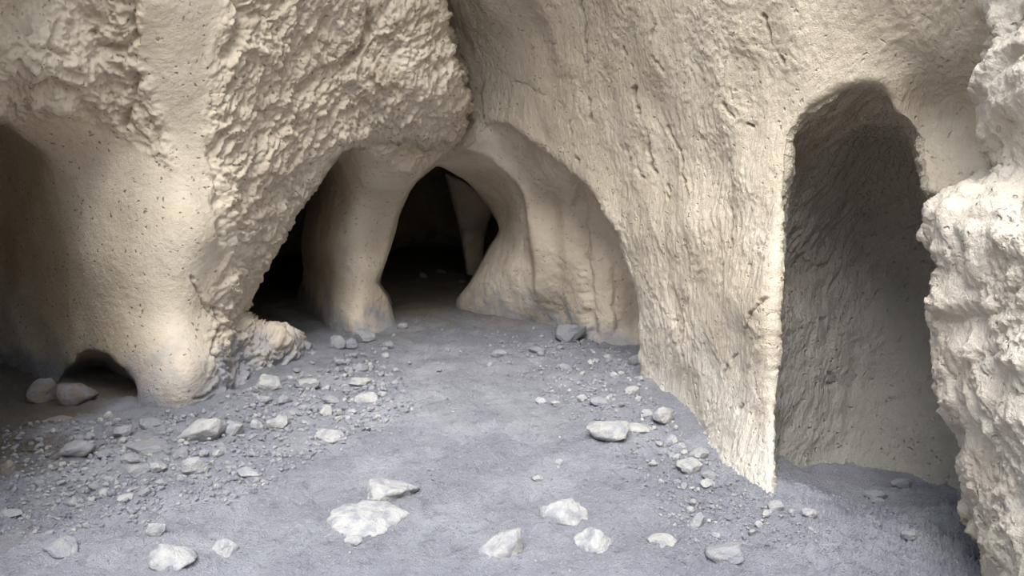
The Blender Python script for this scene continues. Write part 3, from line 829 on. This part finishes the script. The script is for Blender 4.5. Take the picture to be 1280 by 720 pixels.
for poly, n, (a, b_), lab, grp in PATCH:
    got = 0; tries = 0
    while got < n and tries < 4000:
        tries += 1
        c = in_poly(poly, 1, _sr)[0]
        wpx = a + (b_ - a) * _sr.rand() ** 1.8
        if not free(c, wpx * .5): continue
        taken.append((c[0], c[1], wpx * .5)); got += 1
        me = LIB['P' if _sr.rand() < .45 else 'G'][_sr.randint(10)]
        tone = 'pale' if me.materials[0] is M_PALE else 'grey'
        o = link('stone', me, label=lab, category='stone', group=grp)
        SMALL.append((o, c[0], c[1], wpx, tone))
        place(o, c[0], c[1], wpx, wpx * _sr.uniform(.6, .9), tilt=_sr.uniform(-.4, .4), rot=_sr.uniform(0, 6.28), sink=.22)

MARKS_ = [(252,541,'the largest pale block'), (187,558,'the long wedge-shaped stone'), (96,568,'the leaning grey slab'), (242,587,'the pale pointed stone'), (174,592,'the rounded grey stone at left'),
          (336,482,'the pale stone by the rough wall foot'), (457,503,'the brightest stone left of centre'), (407,520,'the pale cornered stone on the left slope'), (347,536,'the squarish pale stone'),
          (412,546,'the long flat slab on the left slope'), (439,430,'the three rounded stones'), (385,487,'the flattish stone below the rock foot'), (715,416,'the large grey back stone'), (625,443,'the lone grey block'),
          (790,490,'the pale stone at the right wall corner'), (760,547,'the largest stone near the right wall'), (828,523,'the big squarish stone by the right wall'), (862,591,'the tilted slab by the right wall'),
          (872,657,'the pale upright stone at right'), (834,682,'the half-buried pale stone'), (970,646,'the stone at the wall tip'), (906,699,'the half-buried grey stone'), (503,411,'the lone stone under the back pillar'),
          (727,505,'the small round stone right of centre'), (310,592,'the flat pale stone at left'), (1011,660,'the flat stone before the niche'), (330,503,'the stones under the rough wall foot'), (562,420,'the mouth of the central opening')]
DIRS = ['right of', 'down and right of', 'below', 'down and left of', 'left of', 'up and left of', 'above', 'up and right of']
named = {}
for o, cx, cy, wpx, tone in SMALL:
    mx, my, ref = min(MARKS_, key=lambda m: math.hypot(m[0] - cx, (m[1] - cy) * 1.4))
    k = int(round(math.atan2(cy - my, cx - mx) / (PI / 4))) % 8
    named.setdefault(f"{'tiny' if wpx < 8.5 else 'small'} {tone} stone {{}}{DIRS[k]} {ref}", []).append((math.hypot(cx - mx, cy - my), o, cx, cy))
for lab, lst in named.items():
    lst.sort(key=lambda t: t[0])
    if len(lst) == 1: lst[0][1]['label'] = lab.format('')
    elif len(lst) == 2:
        for (q_, o, *_), wd in zip(lst, ('close ', 'farther ')): o['label'] = lab.format(wd)
    else:
        lst[0][1]['label'] = lab.format('nearest '); lst[-1][1]['label'] = lab.format('farthest ')
        for j, (q_, o, *_) in enumerate(lst[1:-1]): o['label'] = lab.format(('second ', 'third ', 'fourth ', 'fifth ', 'sixth ', 'seventh ')[min(j, 5)])

# gravel: thousands of crumbs nobody could count
v1, f1_ = ICO[1]
gv, gf, gm = [], [], []; off = 0
GR = [([(0,540),(240,520),(480,430),(520,520),(400,570),(300,640),(0,680)], 4200, (1.5, 10)), ([(600,420),(790,430),(860,560),(960,640),(1030,690),(860,690),(760,560),(640,480)], 2600, (1.5, 6.5)),
      ([(20,600),(500,480),(760,560),(1100,700),(1100,718),(20,718)], 6000, (1.0, 4.2)), ([(480,400),(790,425),(790,470),(480,470)], 500, (1.2, 3.5)), ([(985,600),(1200,640),(1220,718),(1000,718)], 250, (1.5, 4.5))]
for poly, n, (a, b_) in GR:
    for c in in_poly(poly, n, _sr):
        d = None
        s_ = a + (b_ - a) * _sr.rand() ** 2.2
        ray = FWD + (c[0] - 640) / F_PX * RGT + (360 - c[1]) / F_PX * UPV
        gv.append((c[0], c[1], s_))
G = np.array(gv)
ray = FWD + ((G[:, 0] - 640) / F_PX)[:, None] * RGT + ((360 - G[:, 1]) / F_PX)[:, None] * UPV
dd = -CAM[2] / ray[:, 2]
for _ in range(15):
    q = CAM + dd[:, None] * ray
    dd = np.clip(dd + .7 * (floor_z(q[:, 0], q[:, 1]) - q[:, 2]) / ray[:, 2], 1.5, 15)
q = CAM + dd[:, None] * ray
q[:, 2] = floor_z(q[:, 0], q[:, 1]) + floor_detail(np.stack([q[:, 0], q[:, 1], 0 * q[:, 0]], 1))
rad = G[:, 2] * dd / F_PX * .5
nv = len(v1)
rnd = _sr.uniform(.65, 1.15, (len(G), nv, 1)); sc_ = _sr.uniform(.7, 1.25, (len(G), 1, 3)) * [1, 1, .75]
GVs = (q + [0, 0, 0])[:, None, :] + v1[None] * rnd * sc_ * rad[:, None, None]
GVs[:, :, 2] += (rad * .3)[:, None]
GFs = f1_[None] + (np.arange(len(G)) * nv)[:, None, None]
mi = np.repeat(_sr.choice(3, len(G), p=[.45, .06, .49]), len(f1_))
link('gravel', make_mesh('gravel', GVs.reshape(-1, 3), GFs.reshape(-1, 3), [M_GREY, M_PALE, M_FLOOR], False, mi), kind='stuff', label='loose grey gravel strewn over the dusty cave floor', category='gravel')
